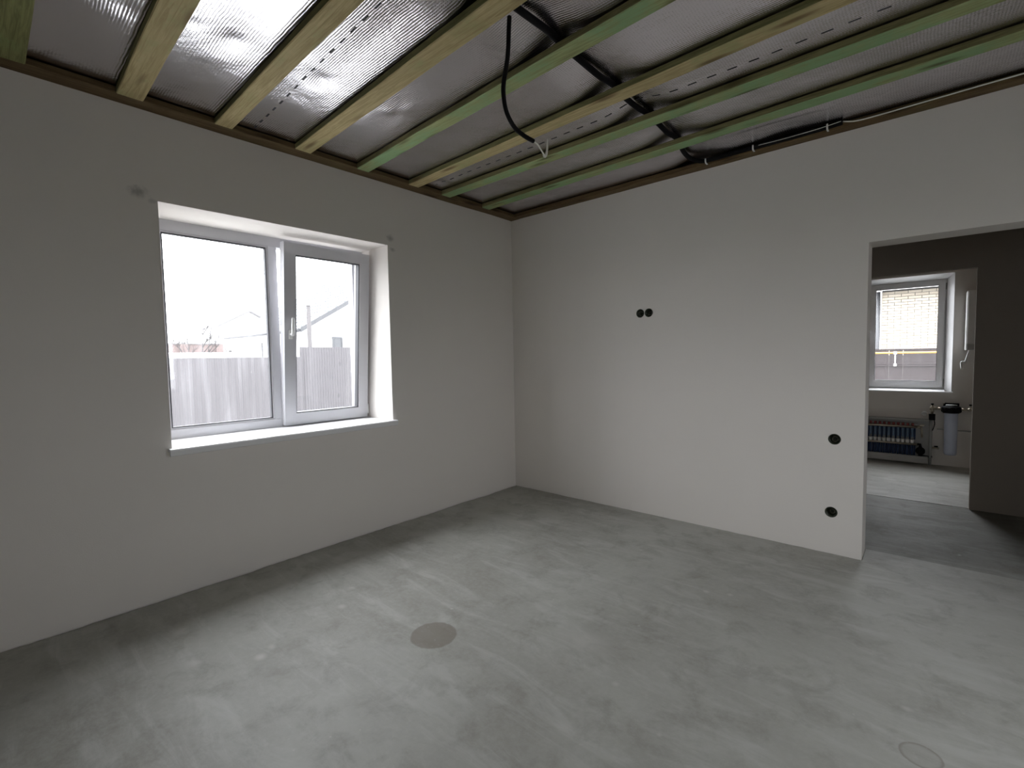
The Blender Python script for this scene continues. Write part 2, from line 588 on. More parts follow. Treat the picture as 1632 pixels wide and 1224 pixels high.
cut.mat = M_hall
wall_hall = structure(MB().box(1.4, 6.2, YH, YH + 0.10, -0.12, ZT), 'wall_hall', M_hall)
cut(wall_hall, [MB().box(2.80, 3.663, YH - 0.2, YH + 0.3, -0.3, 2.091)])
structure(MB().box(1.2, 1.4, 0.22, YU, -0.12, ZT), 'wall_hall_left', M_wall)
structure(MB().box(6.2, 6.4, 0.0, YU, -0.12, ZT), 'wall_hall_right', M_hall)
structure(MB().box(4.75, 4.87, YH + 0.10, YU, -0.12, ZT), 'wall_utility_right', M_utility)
cut.mat = M_utility
wall_utility = structure(MB().box(1.2, 6.4, YU, YU + 0.30, -0.12, ZT), 'wall_utility', M_utility)
W2I = (2.64, 3.502, 0.902, 2.250)        # the same opening at the window frame: the reveal is splayed
ro = MB()
qo = [(W2[0] - .04, W2[2]), (W2[1], W2[2]), (W2[1], W2[3]), (W2[0] - .04, W2[3])]
qi = [(W2I[0], W2I[2]), (W2I[1], W2I[2]), (W2I[1], W2I[3]), (W2I[0], W2I[3])]
ro.add([(x, YU, z) for x, z in qo] + [(x, YU + 0.12, z) for x, z in qi], [(0, 1, 2, 3), (7, 6, 5, 4), (0, 4, 5, 1), (1, 5, 6, 2), (2, 6, 7, 3), (3, 7, 4, 0)])
cut(wall_utility, [MB().box(W2I[0], W2I[1], YU + 0.1195, YU + 0.5, W2I[2], W2I[3]), ro,
                   MB().box(W2[0] - .04, W2[1], YU - 0.1, YU + 0.0005, W2[2], W2[3])])


def slab_floor(name, x0, x1, y0, y1, jag=True):
    """screed slab whose edge along the walls is uneven, with the dark joint under it"""
    def edge(a, b, fixed, axis, amp, base=0.003):
        n = max(2, int(abs(b - a) / 0.035))
        out = []
        for i in range(n):
            tt = a + (b - a) * i / n
            e = base + amp * max(0, noise.noise(Vector((tt * 3.1, fixed * 5, 0.3)))) + amp * 0.35 * random.random()
            out.append((tt, e))
        return out
    poly = []
    for tt, e in edge(x0, x1, y0, 'x', 0.004): poly.append((tt, y0 + e))
    for tt, e in edge(y0, y1, x1, 'y', 0.004): poly.append((x1 - e, tt))
    for tt, e in edge(x1, x0, y1, 'x', 0.016): poly.append((tt, y1 - e))
    for tt, e in edge(y1, y0, x0, 'y', 0.030, 0.009): poly.append((x0 + e, tt))
    return poly


# main-room floor and the hall floor are one slab; the utility slab meets it at a joint line
mb = MB()
mb.prism(slab_floor('floor', 0.0, XR, YF, -0.0), 'z', -0.06, 0.0)
floor = structure(mb, 'floor', M_floor)
mb = MB(); mb.prism([(3.074, -0.012), (4.246, -0.012), (4.246, 0.235), (3.074, 0.235)], 'z', -0.06, -0.0005)
structure(mb, 'floor_doorway', M_floor)
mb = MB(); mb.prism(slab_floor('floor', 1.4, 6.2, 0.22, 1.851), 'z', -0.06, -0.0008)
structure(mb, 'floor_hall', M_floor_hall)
mb = MB(); mb.prism(slab_floor('floor', 1.4, 4.75, 1.853, YU), 'z', -0.06, 0.0)
structure(mb, 'floor_utility', M_floor)
structure(MB().box(-0.02, 6.3, YF - 0.05, YU + 0.02, -0.12, -0.062), 'floor_underlay', M_dark)

# ================================================================== ceiling: deck, foil, ledger boards, joists
ceiling = structure(MB().box(-0.47, 6.4, YF - 0.3, YU + 0.3, ZT, ZT + 0.08), 'ceiling', M_dark)
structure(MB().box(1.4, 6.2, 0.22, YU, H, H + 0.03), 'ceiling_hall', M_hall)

# (right-hand edge at x=0.13, the same at x=2.3, width, material, label)
JOISTS = [
    (-3.635, -3.665, 0.115, M_olive, 'olive-green ceiling joist, first at the left edge of the picture'),
    (-3.180, -3.232, 0.118, M_tan, 'greyish tan ceiling joist, second from the left'),
    (-2.735, -2.776, 0.098, M_tan, 'tan ceiling joist with dark knots, third from the left'),
    (-2.236, -2.330, 0.112, M_tan, 'yellowish tan ceiling joist that the hanging conduit drops from'),
    (-1.785, -1.896, 0.100, M_green, 'green-stained ceiling joist just right of the hanging conduit'),
    (-1.312, -1.374, 0.100, M_tan, 'tan ceiling joist behind the hanging cable end'),
    (-0.960, -0.968, 0.100, M_green, 'green-stained ceiling joist, second from the back wall'),
    (-0.456, -0.515, 0.100, M_green, 'dark green ceiling joist nearest the back wall'),
    (-4.09, -4.13, 0.11, M_olive, None), (-4.54, -4.58, 0.11, M_tan, None), (-4.99, -5.03, 0.11, M_green, None),
    (-5.44, -5.48, 0.11, M_tan, None), (-5.90, -5.93, 0.11, M_green, None),
]
XC = 2.03  # where the conduit crosses


def jedge(j, x):
    return j[0] + (j[1] - j[0]) * (x - 0.13) / 2.17


# foil sheet stapled over the joists
nx, ny = 230, 300
xs = np.linspace(0.0, XR, nx)
ys = np.linspace(YF, 0.0, ny)
ZJ = H + TH - 0.004
DIMP = ((0.944, -3.002, .016, .085), (0.932, -2.573, .016, .085), (0.951, -3.154, .008, .04), (0.847, -3.379, .012, .07),
        (1.039, -2.094, -.010, .05), (0.929, -2.149, -.010, .06), (0.352, -1.144, -.012, .07), (0.25, -1.20, .010, .05),
        (0.95, -3.45, .012, .08), (0.94, -1.70, .008, .07))
vs = []
for i, x in enumerate(xs):
    for j, y in enumerate(ys):
        z = ZJ + 0.002
        # distance to the nearest joist -> gentle pillow between
        dmin = 9.0
        for q in JOISTS:
            e = jedge(q, x)
            dmin = min(dmin, max(0.0, y - e, (e - q[2]) - y))
        dmin = min(dmin, max(0.0, -0.09 - y) if y < 0 else 0)
        dmin = min(dmin, max(0.0, x - 0.12))
        k = min(1.0, dmin / 0.16)
        z += 0.010 * k * (0.4 + noise.noise(Vector((x * 1.3, y * 2.2, 1.7)))) + 0.0035 * k * noise.noise(Vector((x * 6, y * 5, 4.2)))
        z += 0.0012 * noise.noise(Vector((x * 22, y * 14, 9.1))) * k
        # the conduit pushes the foil up where it crosses the joists
        z += 0.034 * math.exp(-((x - XC) / 0.15) ** 2) * (1 if y > -2.55 else math.exp(-((y + 2.55) / 0.2) ** 2))
        for (dx, dy, amp, rr) in DIMP:
            d = math.hypot((x - dx) * 0.8, y - dy) / rr
            if d < 3:
                z += amp * math.exp(-d * 1.6)
        if 1.9 < x < 3.1 and y > -0.35:
            z += 0.010 * math.exp(-((x - 2.6) / 0.25) ** 2)
        vs.append((x, y, z))
fs = []
for i in range(nx - 1):
    for j in range(ny - 1):
        a = i * ny + j
        fs.append((a, a + 1, a + ny + 1, a + ny))
mb = MB(); mb.add(vs, fs, True)
foil_o = mb.build('foil_sheet', M_foil, ceiling)
foil_o['label'] = 'silver embossed foil with printed dashed lines between the joists'


def plank(x0, x1, yfun, w, z0, z1, seed, n=30):
    """rough-sawn plank along x with eased edges and a slight wander"""
    mbp = MB()
    c = 0.004
    vs_, fs_ = [], []
    for i in range(n + 1):
        x = x0 + (x1 - x0) * i / n
        e = yfun(x) + 0.003 * noise.noise(Vector((x * 2.1, seed, 0)))
        b = e - w + 0.003 * noise.noise(Vector((x * 1.7, seed, 5)))
        zz = z0 + 0.003 * noise.noise(Vector((x * 1.3, seed, 9)))
        sec = [(b + c, zz), (e - c, zz), (e, zz + c), (e, z1 - c), (e - c, z1), (b + c, z1), (b, z1 - c), (b, zz + c)]
        vs_ += [(x, yy, z) for yy, z in sec]
    for i in range(n):
        for k in range(8):
            k2 = (k + 1) % 8
            fs_.append((i * 8 + k, i * 8 + k2, (i + 1) * 8 + k2, (i + 1) * 8 + k))
    fs_ += [tuple(range(8)), tuple(n * 8 + k for k in range(8))[::-1]]
    mbp.add(vs_, fs_)
    return mbp


for q in JOISTS:
    o = plank(0.122, XR - 0.004, lambda x, q=q: jedge(q, x), q[2], H - 0.003, H + TH - 0.006, q[0] * 7).build('joist', q[3], ceiling, (0.122, q[0], H))
    if q[4]:
        o['label'] = q[4]
# ledger boards
o = plank(0, -YF - 0.004, lambda x: 0.0, 0.118, H, H + TH - 0.006, 3.3, 40).build('ledger_board', M_brown, ceiling, (0, 0, H))
o.rotation_euler = (0, 0, -PI / 2)
o.location = (0.119, -0.003, H)
o['label'] = 'brown ledger board along the top of the window wall'
o = plank(0.122, XR - 0.004, lambda x: -0.002, 0.088, H, H + TH - 0.006, 8.1, 40).build('ledger_board', M_brown, ceiling, (0.122, 0, H))
o['label'] = 'olive brown ledger board along the top of the back wall'
# screw heads in the joists
SCREWS = ((0.997, -3.259), (0.922, -3.242), (0.987, -2.804), (1.878, -2.352), (0.987, -2.335), (1.867, -1.930), (0.987, -1.86), (1.9, -1.01))


# ================================================================== windows
def tilt(o, pivot, ang):
    pass


win1 = empty('window_1', (-0.43, -2.333, 0.9), kind='structure')
FX0, FX1 = -0.460, -0.390
MB().ring((W1[0], W1[1], W1[2] + 0.012, W1[3]), (-3.028, -1.655, 0.955, 2.268), 'x', FX0, FX1).build('fixed_frame', M_pvc, win1)
MB().box(FX0, FX1, -2.352, -2.286, 0.955, 2.268, 0.003).build('mullion', M_pvc, win1)
MB().ring((-3.028, -2.352, 0.955, 2.268), (-3.013, -2.367, 0.970, 2.253), 'x', -0.43, -0.398).build('glazing_bead', M_pvc, win1)
MB().ring((-3.017, -2.363, 0.966, 2.257), (-3.010, -2.370, 0.973, 2.250), 'x', -0.428, -0.397).build('seal', M_gasket, win1)
MB().box(-0.428, -0.418, -3.020, -2.358, 0.962, 2.262).build('pane', M_glass_dusty, win1)
# the tilted sash: built closed, then tipped inwards about its lower edge
sash = bpy.data.objects.new('sash', None)
SY0, SY1, SZ0, SZ1 = -2.297, -1.580, 0.905, 2.298
m = MB().ring((SY0, SY1, SZ0, SZ1), (SY0 + 0.088, SY1 - 0.088, SZ0 + 0.088, SZ1 - 0.088), 'x', -0.412, -0.345)
m.ring((SY0 + 0.02, SY1 - 0.02, SZ0 + 0.02, SZ1 - 0.02), (SY0 + 0.088, SY1 - 0.088, SZ0 + 0.088, SZ1 - 0.088), 'x', -0.432, -0.412)
sash = m.build('sash', M_pvc, win1, (-0.395, (SY0 + SY1) / 2, SZ0))
MB().ring((SY0 + 0.086, SY1 - 0.086, SZ0 + 0.086, SZ1 - 0.086), (SY0 + 0.095, SY1 - 0.095, SZ0 + 0.095, SZ1 - 0.095), 'x', -0.40, -0.352).build('seal', M_gasket, sash)
MB().box(-0.392, -0.382, SY0 + 0.088, SY1 - 0.088, SZ0 + 0.088, SZ1 - 0.088).build('pane', M_glass, sash)
hm = MB().box(-0.345, -0.334, SY0 + 0.030, SY0 + 0.058, 1.575, 1.645, 0.003)
hm.tube([(-0.336, SY0 + 0.044, 1.612), (-0.300, SY0 + 0.044, 1.612)], 0.010, 12)
hm.tube([(-0.303, SY0 + 0.044, 1.600), (-0.300, SY0 + 0.044, 1.640), (-0.300, SY0 + 0.044, 1.730), (-0.303, SY0 + 0.044, 1.735)], [0.0105, 0.011, 0.009, 0.004], 12)
hm.build('handle', M_white, sash)
hm = MB().tube([(-0.350, SY1 + 0.008, 0.925), (-0.350, SY1 + 0.008, 1.01)], 0.0085, 12)
hm.box(-0.38, -0.352, SY1 + 0.001, SY1 + 0.012, 0.93, 1.0)
hm.build('hinge', M_white, win1)
sash.rotation_euler = (0, math.radians(4.7), 0)
# inner sill board with a rounded nose
sm = MB().prism([(-0.46, 0.8725), (0.034, 0.8725), (0.034, 0.852), (0.040, 0.848), (0.048, 0.852), (0.050, 0.880), (0.044, 0.889), (0.036, 0.891), (-0.46, 0.891)], 'y', W1[0] + 0.001, W1[1] - 0.001)
sm.prism([(0.0012, 0.8725), (0.034, 0.8725), (0.034, 0.852), (0.040, 0.848), (0.048, 0.852), (0.050, 0.880), (0.044, 0.889), (0.036, 0.891), (0.0012, 0.891)], 'y', W1[0] - 0.020, W1[0] + 0.001)
sm.prism([(0.0012, 0.8725), (0.034, 0.8725), (0.034, 0.852), (0.040, 0.848), (0.048, 0.852), (0.050, 0.880), (0.044, 0.889), (0.036, 0.891), (0.0012, 0.891)], 'y', W1[1] - 0.001, W1[1] + 0.020)
sm.build('sill', M_sill, win1)

win2 = empty('window_2', (3.11, YU + 0.16, 0.9), kind='structure')
D2 = YU + 0.125
MB().ring(W2I, (2.74, 3.455, 0.955, 2.205), 'y', D2 + 0.03, D2 + 0.10).build('fixed_frame', M_sill, win2)
s2 = MB().ring((2.716, 3.484, 0.926, 2.240), (2.815, 3.424, 1.012, 2.180), 'y', D2, D2 + 0.06).build('sash', M_sill, win2, (3.11, D2 + 0.03, 0.93))
MB().ring((2.812, 3.427, 1.009, 2.183), (2.819, 3.420, 1.017, 2.175), 'y', D2 + 0.008, D2 + 0.05).build('seal', M_gasket, s2)
MB().box(2.815, 3.424, D2 + 0.03, D2 + 0.04, 1.012, 2.180).build('pane', M_glass, s2)
hm = MB().box(2.744, 2.772, D2 - 0.011, D2, 1.58, 1.66, 0.003)
hm.tube([(2.758, D2 - 0.01, 1.645), (2.758, D2 - 0.045, 1.645)], 0.010, 12)
hm.tube([(2.758, D2 - 0.042, 1.655), (2.758, D2 - 0.045, 1.61), (2.758, D2 - 0.045, 1.52)], [0.0105, 0.011, 0.008], 12)
hm.build('handle', M_white, s2)
MB().tube([(3.491, D2 + 0.010, 0.945), (3.491, D2 + 0.010, 1.04)], 0.008, 12).build('hinge', M_grey_metal, win2)
MB().tube([(3.491, D2 + 0.010, 2.12), (3.491, D2 + 0.010, 2.20)], 0.008, 12).build('hinge', M_grey_metal, win2)
rl = MB()
for (a, b) in ((1, 2), (2, 3)):      # white lining boards of the splayed reveal: right side and head
    d_ = [Vector((q[0], 0, q[1])) for q in (qo[a], qo[b], qi[a], qi[b])]
    off = Vector((-0.003, 0, 0)) if a == 1 else Vector((0, 0, -0.003))
    vs_ = [d_[0] + Vector((0, YU - 0.001, 0)), d_[1] + Vector((0, YU - 0.001, 0)), d_[3] + Vector((0, YU + 0.119, 0)), d_[2] + Vector((0, YU + 0.119, 0))]
    vs_ = [v + off * 0.2 for v in vs_] + [v + off for v in vs_]
    rl = MB().add(vs_, [(0, 1, 2, 3), (7, 6, 5, 4), (0, 4, 5, 1), (1, 5, 6, 2), (2, 6, 7, 3), (3, 7, 4, 0)])
    rl.build('reveal_lining', M_sill, win2)
sm = MB().prism([(YU + 0.12, 0.9025), (YU + 0.12, 0.914), (YU - 0.026, 0.896), (YU - 0.032, 0.890), (YU - 0.028, 0.8805), (YU - 0.001, 0.8805)], 'x', W2[0] + 0.001, W2I[1] - 0.001)
sm.prism([(YU - 0.0008, 0.893), (YU - 0.026, 0.896), (YU - 0.032, 0.890), (YU - 0.028, 0.8805), (YU - 0.0008, 0.8805)], 'x', W2I[1] - 0.001, W2[1] + 0.012)
sm.build('sill', M_sill, win2)

fill_win3 = empty('fill_window_3', ((W3[0] + W3[1]) / 2, YF - 0.2, W3[2]), kind='structure')  # out of view, added to brighten the room from behind
MB().ring((W3[0], W3[1], W3[2], W3[3]), (W3[0] + .07, W3[1] - .07, W3[2] + .07, W3[3] - .07), 'y', YF - 0.25, YF - 0.18).build('fixed_frame', M_pvc, fill_win3)
WM = (W3[0] + W3[1]) / 2
MB().box(WM - .03, WM + .03, YF - 0.25, YF - 0.18, W3[2] + .07, W3[3] - .07).build('mullion', M_pvc, fill_win3)
MB().box(W3[0] + .07, WM - .03, YF - 0.22, YF - 0.21, W3[2] + .07, W3[3] - .07).build('pane', M_glass, fill_win3)
MB().box(WM + .03, W3[1] - .07, YF - 0.22, YF - 0.21, W3[2] + .07, W3[3] - .07).build('pane', M_glass, fill_win3)

fill_win4 = empty('fill_window_4', (XR + 0.2, (W4[0] + W4[1]) / 2, W4[2]), kind='structure')  # out of view, added to brighten the room from the right
WM = (W4[0] + W4[1]) / 2
MB().ring((W4[0], W4[1], W4[2], W4[3]), (W4[0] + .07, W4[1] - .07, W4[2] + .07, W4[3] - .07), 'x', XR + 0.12, XR + 0.19).build('fixed_frame', M_pvc, fill_win4)
MB().box(XR + 0.12, XR + 0.19, WM - .03, WM + .03, W4[2] + .07, W4[3] - .07).build('mullion', M_pvc, fill_win4)
MB().box(XR + 0.15, XR + 0.16, W4[0] + .07, WM - .03, W4[2] + .07, W4[3] - .07).build('pane', M_glass, fill_win4)
MB().box(XR + 0.15, XR + 0.16, WM + .03, W4[1] - .07, W4[2] + .07, W4[3] - .07).build('pane', M_glass, fill_win4)


# ================================================================== conduits and cables under the ceiling
def smooth_path(pts, per=8):
    """Catmull-Rom through the points"""
    P = [Vector(p) for p in pts]
    P = [2 * P[0] - P[1]] + P + [2 * P[-1] - P[-2]]
    out = []
    for i in range(1, len(P) - 2):
        for k in range(per):
            t = k / per
            a, b, c, d = P[i - 1], P[i], P[i + 1], P[i + 2]
            out.append(0.5 * ((2 * b) + (c - a) * t + (2 * a - 5 * b + 4 * c - d) * t * t + (3 * b - a - 3 * c + d) * t ** 3))
    out.append(P[-2])
    return out


def resample(pts, step):
    pts = [Vector(p) for p in pts]
    out = [pts[0].copy()]
    carry = 0.0
    for a, b in zip(pts, pts[1:]):
        L = (b - a).length
        d = step - carry
        while d <= L:
            out.append(a.lerp(b, d / L)); d += step
        carry = L - (d - step)
    return out


def corrugated(pts, r, pitch=0.0045, n=12):
    p = resample(smooth_path(pts), pitch / 2)
    return MB().tube(p, [r if i % 2 else r * 0.88 for i in range(len(p))], n)


zc = ZJ + 0.0175
run = [(2.035, -2.42, zc), (2.03, -2.28, zc), (2.045, -2.06, zc - .004), (2.035, -1.95, zc), (2.03, -1.80, zc), (2.035, -1.60, zc - .008), (2.04, -1.45, zc),
       (2.025, -1.29, zc), (2.03, -1.15, zc - .006), (2.035, -1.03, zc), (2.03, -0.86, zc), (2.025, -0.70, zc - .006), (2.03, -0.57, zc), (2.00, -0.40, zc - .008),
       (1.985, -0.28, zc - .014), (1.995, -0.18, zc - .020), (2.04, -0.122, zc - .030), (2.12, -0.113, H + 0.022), (2.40, -0.112, H + 0.022), (2.65, -0.112, H + 0.020), (2.86, -0.112, H + 0.022), (2.93, -0.112, H + 0.026)]
tag(corrugated(run, 0.0165, 0.006).build('conduit', M_conduit),
    'black corrugated conduit crossing over the joists to the back wall ledger', 'conduit')
hang = [(2.03, -2.268, H + 0.030), (2.03, -2.222, H + 0.012), (2.03, -2.230, H - 0.010)]
hang = [(2.03, -2.292, 2.845), (2.03, -2.311, 2.782), (2.03, -2.322, 2.663), (2.03, -2.349, 2.55), (2.03, -2.351, 2.486), (2.03, -2.333, 2.428),
        (2.03, -2.285, 2.385), (2.03, -2.223, 2.371), (2.03, -2.157, 2.368)]
hc = empty('hanging_conduit', (2.03, -2.29, 2.845), label='black conduit hanging in a loop from a joist with white wire ends', cat='conduit')
corrugated([(2.03, -2.306, 2.832)] + hang[1:], 0.0098, 0.004).build('conduit_sleeve', M_conduit, hc)
c1 = smooth_path([(2.03, -2.175, 2.368), (2.03, -2.157, 2.368), (2.03, -2.125, 2.362), (2.03, -2.095, 2.343), (2.03, -2.078, 2.330)], 6)
MB().tube(c1, 0.0034, 8).build('wire_end', M_cable, hc)['label'] = 'thin white wire end'
c2 = smooth_path([(2.03, -2.082, 2.332), (2.03, -2.075, 2.325), (2.03, -2.064, 2.334), (2.03, -2.055, 2.363), (2.03, -2.049, 2.411)], 6)
MB().tube(c2, [0.0058 - 0.0026 * max(0, (i - 14) / 10) for i in range(len(c2))], 8).build('wire_end', M_cable, hc)['label'] = 'white cable end bent upwards'

cab = [(2.93, -0.112, H + 0.030), (3.0, -0.103, H + 0.014), (3.12, -0.100, H + 0.012), (3.35, -0.099, H + 0.016), (3.70, -0.100, H + 0.020), (4.2, -0.099, H + 0.018), (XR - 0.01, -0.099, H + 0.018)]
tag(MB().tube(smooth_path(cab, 6), 0.0042, 8).build('cable', M_cable), 'thin white cable running along the back wall ledger to the right', 'cable')
cw = [(2.44, -0.1295, H + 0.022), (2.60, -0.1335, H + 0.016), (2.80, -0.1335, H + 0.018), (2.925, -0.133, H + 0.026)]
tag(MB().tube(smooth_path(cw, 6), 0.0022, 8).build('wire', M_cable), 'fine pale wire lying beside the black conduit under the foil', 'cable')


def clip_mesh():
    m_ = MB()
    pts = [(0, -0.0135, -0.006 - 0.0195 + 0.012)]
    arc = [(0, -0.0205 * math.cos(a) - 0.0, 0.0205 * math.sin(a)) for a in np.linspace(-PI * 0.45, PI * 0.45, 9)]
    # strap bent round the conduit's room side
    prof = [(-0.012, -0.021), (-0.0202, -0.014), (-0.0215, 0.0), (-0.0202, 0.012)]
    vs_ = []
    for (y, z) in prof:
        for xx in (-0.005, 0.005):
            vs_ += [(xx, y, z), (xx, y - 0.003, z)]
    fs_ = []
    for i in range(len(prof) - 1):
        a = i * 4; b = a + 4
        fs_ += [(a, a + 2, b + 2, b), (a + 1, b + 1, b + 3, a + 3), (a, b, b + 1, a + 1), (a + 2, a + 3, b + 3, b + 2)]
    fs_ += [(0, 1, 3, 2), (len(vs_) - 4, len(vs_) - 2, len(vs_) - 1, len(vs_) - 3)]
    m_.add(vs_, fs_)
    m_.box(-0.005, 0.005, -0.015, 0.018, -0.0245, -0.0205)
    return m_


clip0 = None
for x, lb in ((2.075, 'white cable clip nearest the bend of the black conduit'), (2.405, 'white cable clip on the black conduit, middle one of three'), (2.85, 'white cable clip at the far end of the black conduit')):
    if clip0 is None:
        o = clip0 = clip_mesh().build('cable_clip', M_clip)
    else:
        o = clip0.copy(); col.objects.link(o)
    o.location = (x, -0.112, H + 0.022)
    tag(o, lb, 'clip', 'cable clips on the ledger')

# ================================================================== socket boxes
LB = ('dark round socket box in the back wall, left one of the upper pair',
      'dark round socket box in the back wall, right one of the upper pair',
      'single dark round socket box at mid height beside the doorway',
      'lowest dark round socket box, near the floor by the doorway')
for i, (x, z) in enumerate(SOCKETS):
    e = empty('socket_box', (x, 0.0, z), label=LB[i], cat='socket box', group='recessed socket boxes in the back wall')
    n = 28
    prof = [(SR, 0.058), (SR, 0.0), (SR + 0.0035, 0.0), (SR + 0.0035, -0.0015), (SR - 0.003, -0.0015), (SR - 0.003, 0.052)]
    prof = [(0.0, 0.056), (SR, 0.056), (SR, -0.0002), (SR + 0.0025, -0.0012), (SR - 0.003, -0.0015), (SR - 0.0035, 0.051), (0.0, 0.051)]
    MB().lathe(prof, (x, 0, z), 'y', n).build('cup', M_box, e)
    # coiled wire ends and screw lugs
    w = MB()
    rr = random.Random(i * 3 + 1)
    for k in range(3):
        a0 = rr.uniform(0, 2 * PI)
        pts = [(x + (0.010 + 0.012 * t) * math.cos(a0 + 4.2 * t), 0.046 - 0.034 * t, z + (0.010 + 0.011 * t) * math.sin(a0 + 4.2 * t)) for t in np.linspace(0, 1, 14)]
        w.tube(pts, 0.0021, 6)
    w.build('wire_end', M_wire, e)
    for sgn in (-1, 1):
        MB().box(x + sgn * 0.0285 - 0.0025, x + sgn * 0.0285 + 0.0025, 0.001, 0.03, z - 0.004, z + 0.004).build('screw_lug', M_box, e)

# ================================================================== utility room
YW = YU
# boiler
bo = empty('wall_boiler', (3.88, YW - 0.17, 1.38), label='white wall-hung boiler right of the utility room window', cat='boiler')
MB().box(3.662, 4.09, YW - 0.30, YW - 0.001, 1.385, 2.050, 0.010).build('casing', M_white, bo)
MB().box(3.672, 4.08, YW - 0.309, YW - 0.3005, 1.46, 2.035, 0.004).build('front_panel', M_white, bo)
MB().box(3.672, 4.08, YW - 0.309, YW - 0.3005, 1.392, 1.452, 0.004).build('control_panel', M_grey_metal, bo)
for px_ in (3.76, 3.80, 3.90, 4.0):
    MB().tube([(px_, YW - 0.08, 1.384), (px_, YW - 0.08, 1.25)], 0.010, 10).build('connection_pipe', M_brass, bo)
tag(MB().tube(smooth_path([(3.705, YW - 0.10, 1.384), (3.690, YW - 0.11, 1.32), (3.676, YW - 0.115, 1.262), (3.668, YW - 0.115, 1.25), (3.648, YW - 0.115, 1.248), (3.640, YW - 0.115, 1.235), (3.645, YW - 0.115, 1.165)], 5), 0.0125, 12).build('condensate_pipe', M_white),
    'white angled drain pipe hanging under the boiler', 'pipe')
bo_hose = None

# water filter
fl = empty('water_filter', (3.57, YW - 0.13, 0.16), label='tall pale water filter housing with a black screw head', cat='water filter')
FXc, FYc = 3.566, YW - 0.13
MB().lathe([(0.0, 0.158), (0.050, 0.160), (0.056, 0.172), (0.0575, 0.2), (0.061, 0.655), (0.061, 0.662), (0.0, 0.662)], (FXc, FYc, 0), 'z', 32).build('housing', M_filter, fl)
hd = MB().lathe([(0.0, 0.653), (0.066, 0.653), (0.083, 0.660), (0.086, 0.668), (0.086, 0.716), (0.080, 0.728), (0.055, 0.738), (0.03, 0.744), (0.0, 0.744)], (FXc, FYc, 0), 'z', 32)
for k in range(20):
    a = 2 * PI * k / 20
    hd.box(FXc + 0.086 * math.cos(a) - 0.004, FXc + 0.086 * math.cos(a) + 0.004, FYc + 0.086 * math.sin(a) - 0.004, FYc + 0.086 * math.sin(a) + 0.004, 0.668, 0.715)
hd.build('head', M_black, fl)
MB().lathe([(0.0, 0.744), (0.052, 0.744), (0.050, 0.750), (0.0, 0.751)], (FXc, FYc, 0), 'z', 24).build('label_disc', M_grey_metal, fl)
MB().box(FXc - 0.07, FXc + 0.07, YW - 0.045, YW - 0.001, 0.64, 0.76).build('wall_bracket', M_black, fl)
MB().tube([(FXc - 0.082, FYc, 0.70), (FXc - 0.120, FYc, 0.70)], 0.016, 12).build('port', M_brass, fl)
MB().tube([(FXc + 0.082, FYc, 0.70), (FXc + 0.135, FYc, 0.70)], 0.016, 12).build('port', M_brass, fl)

# valve and pressure switch group left of the filter
ps = empty('pressure_switch', (3.395, FYc, 0.60), label='brass valve group with black pressure switch left of the filter', cat='valve')
vb = MB().tube([(3.445, FYc, 0.70), (3.375, FYc, 0.70)], 0.017, 12)
vb.tube([(3.398, FYc, 0.735), (3.398, FYc, 0.63)], 0.014, 12)
vb.lathe([(0.021, 0.66), (0.021, 0.675)], (3.398, FYc, 0), 'z', 6)
vb.lathe([(0.022, 0.715), (0.022, 0.69)], (3.398, FYc, 0), 'z', 6)
vb.build('valve_body', M_brass, ps)
MB().lathe([(0.0, 0.762), (0.012, 0.758), (0.014, 0.745), (0.006, 0.735)], (3.398, FYc, 0), 'z', 14).build('valve_knob', M_black, ps)
MB().box(3.368, 3.428, FYc - 0.035, FYc + 0.025, 0.560, 0.632, 0.006).build('switch_housing', M_black, ps)
MB().tube(smooth_path([(3.418, FYc - 0.01, 0.562), (3.424, FYc - 0.01, 0.52), (3.416, FYc, 0.47), (3.405, FYc + 0.02, 0.43)], 5), 0.0045, 8).build('switch_lead', M_black, ps)
MB().lathe([(0.0, 0.0), (0.026, 0.0), (0.026, -0.02), (0.022, -0.022), (0.0, -0.022)], (3.328, FYc, 0.632), 'y', 20).build('gauge', M_grey_metal, ps)
MB().tube([(3.35, FYc - 0.01, 0.632), (3.37, FYc - 0.01, 0.632)], 0.006, 8).build('gauge_stem', M_brass, ps)

rv = empty('shut_off_valve', (3.73, FYc, 0.70), label='brass shut-off valve on the right of the filter', cat='valve')
v_ = MB().tube([(3.700, FYc, 0.70), (3.80, FYc, 0.70)], 0.015, 12)
v_.lathe([(0.021, 0.0), (0.021, 0.016)], (3.712, FYc, 0.70), 'x', 6)
v_.tube([(3.735, FYc, 0.70), (3.735, FYc, 0.745)], 0.007, 8)
v_.tube([(3.76, FYc, 0.70), (3.76, FYc, 0.60)], 0.012, 10)
v_.build('valve_body', M_brass, rv)
MB().box(3.715, 3.755, FYc - 0.008, FYc + 0.008, 0.745, 0.762, 0.003).build('valve_lever', M_black, rv)

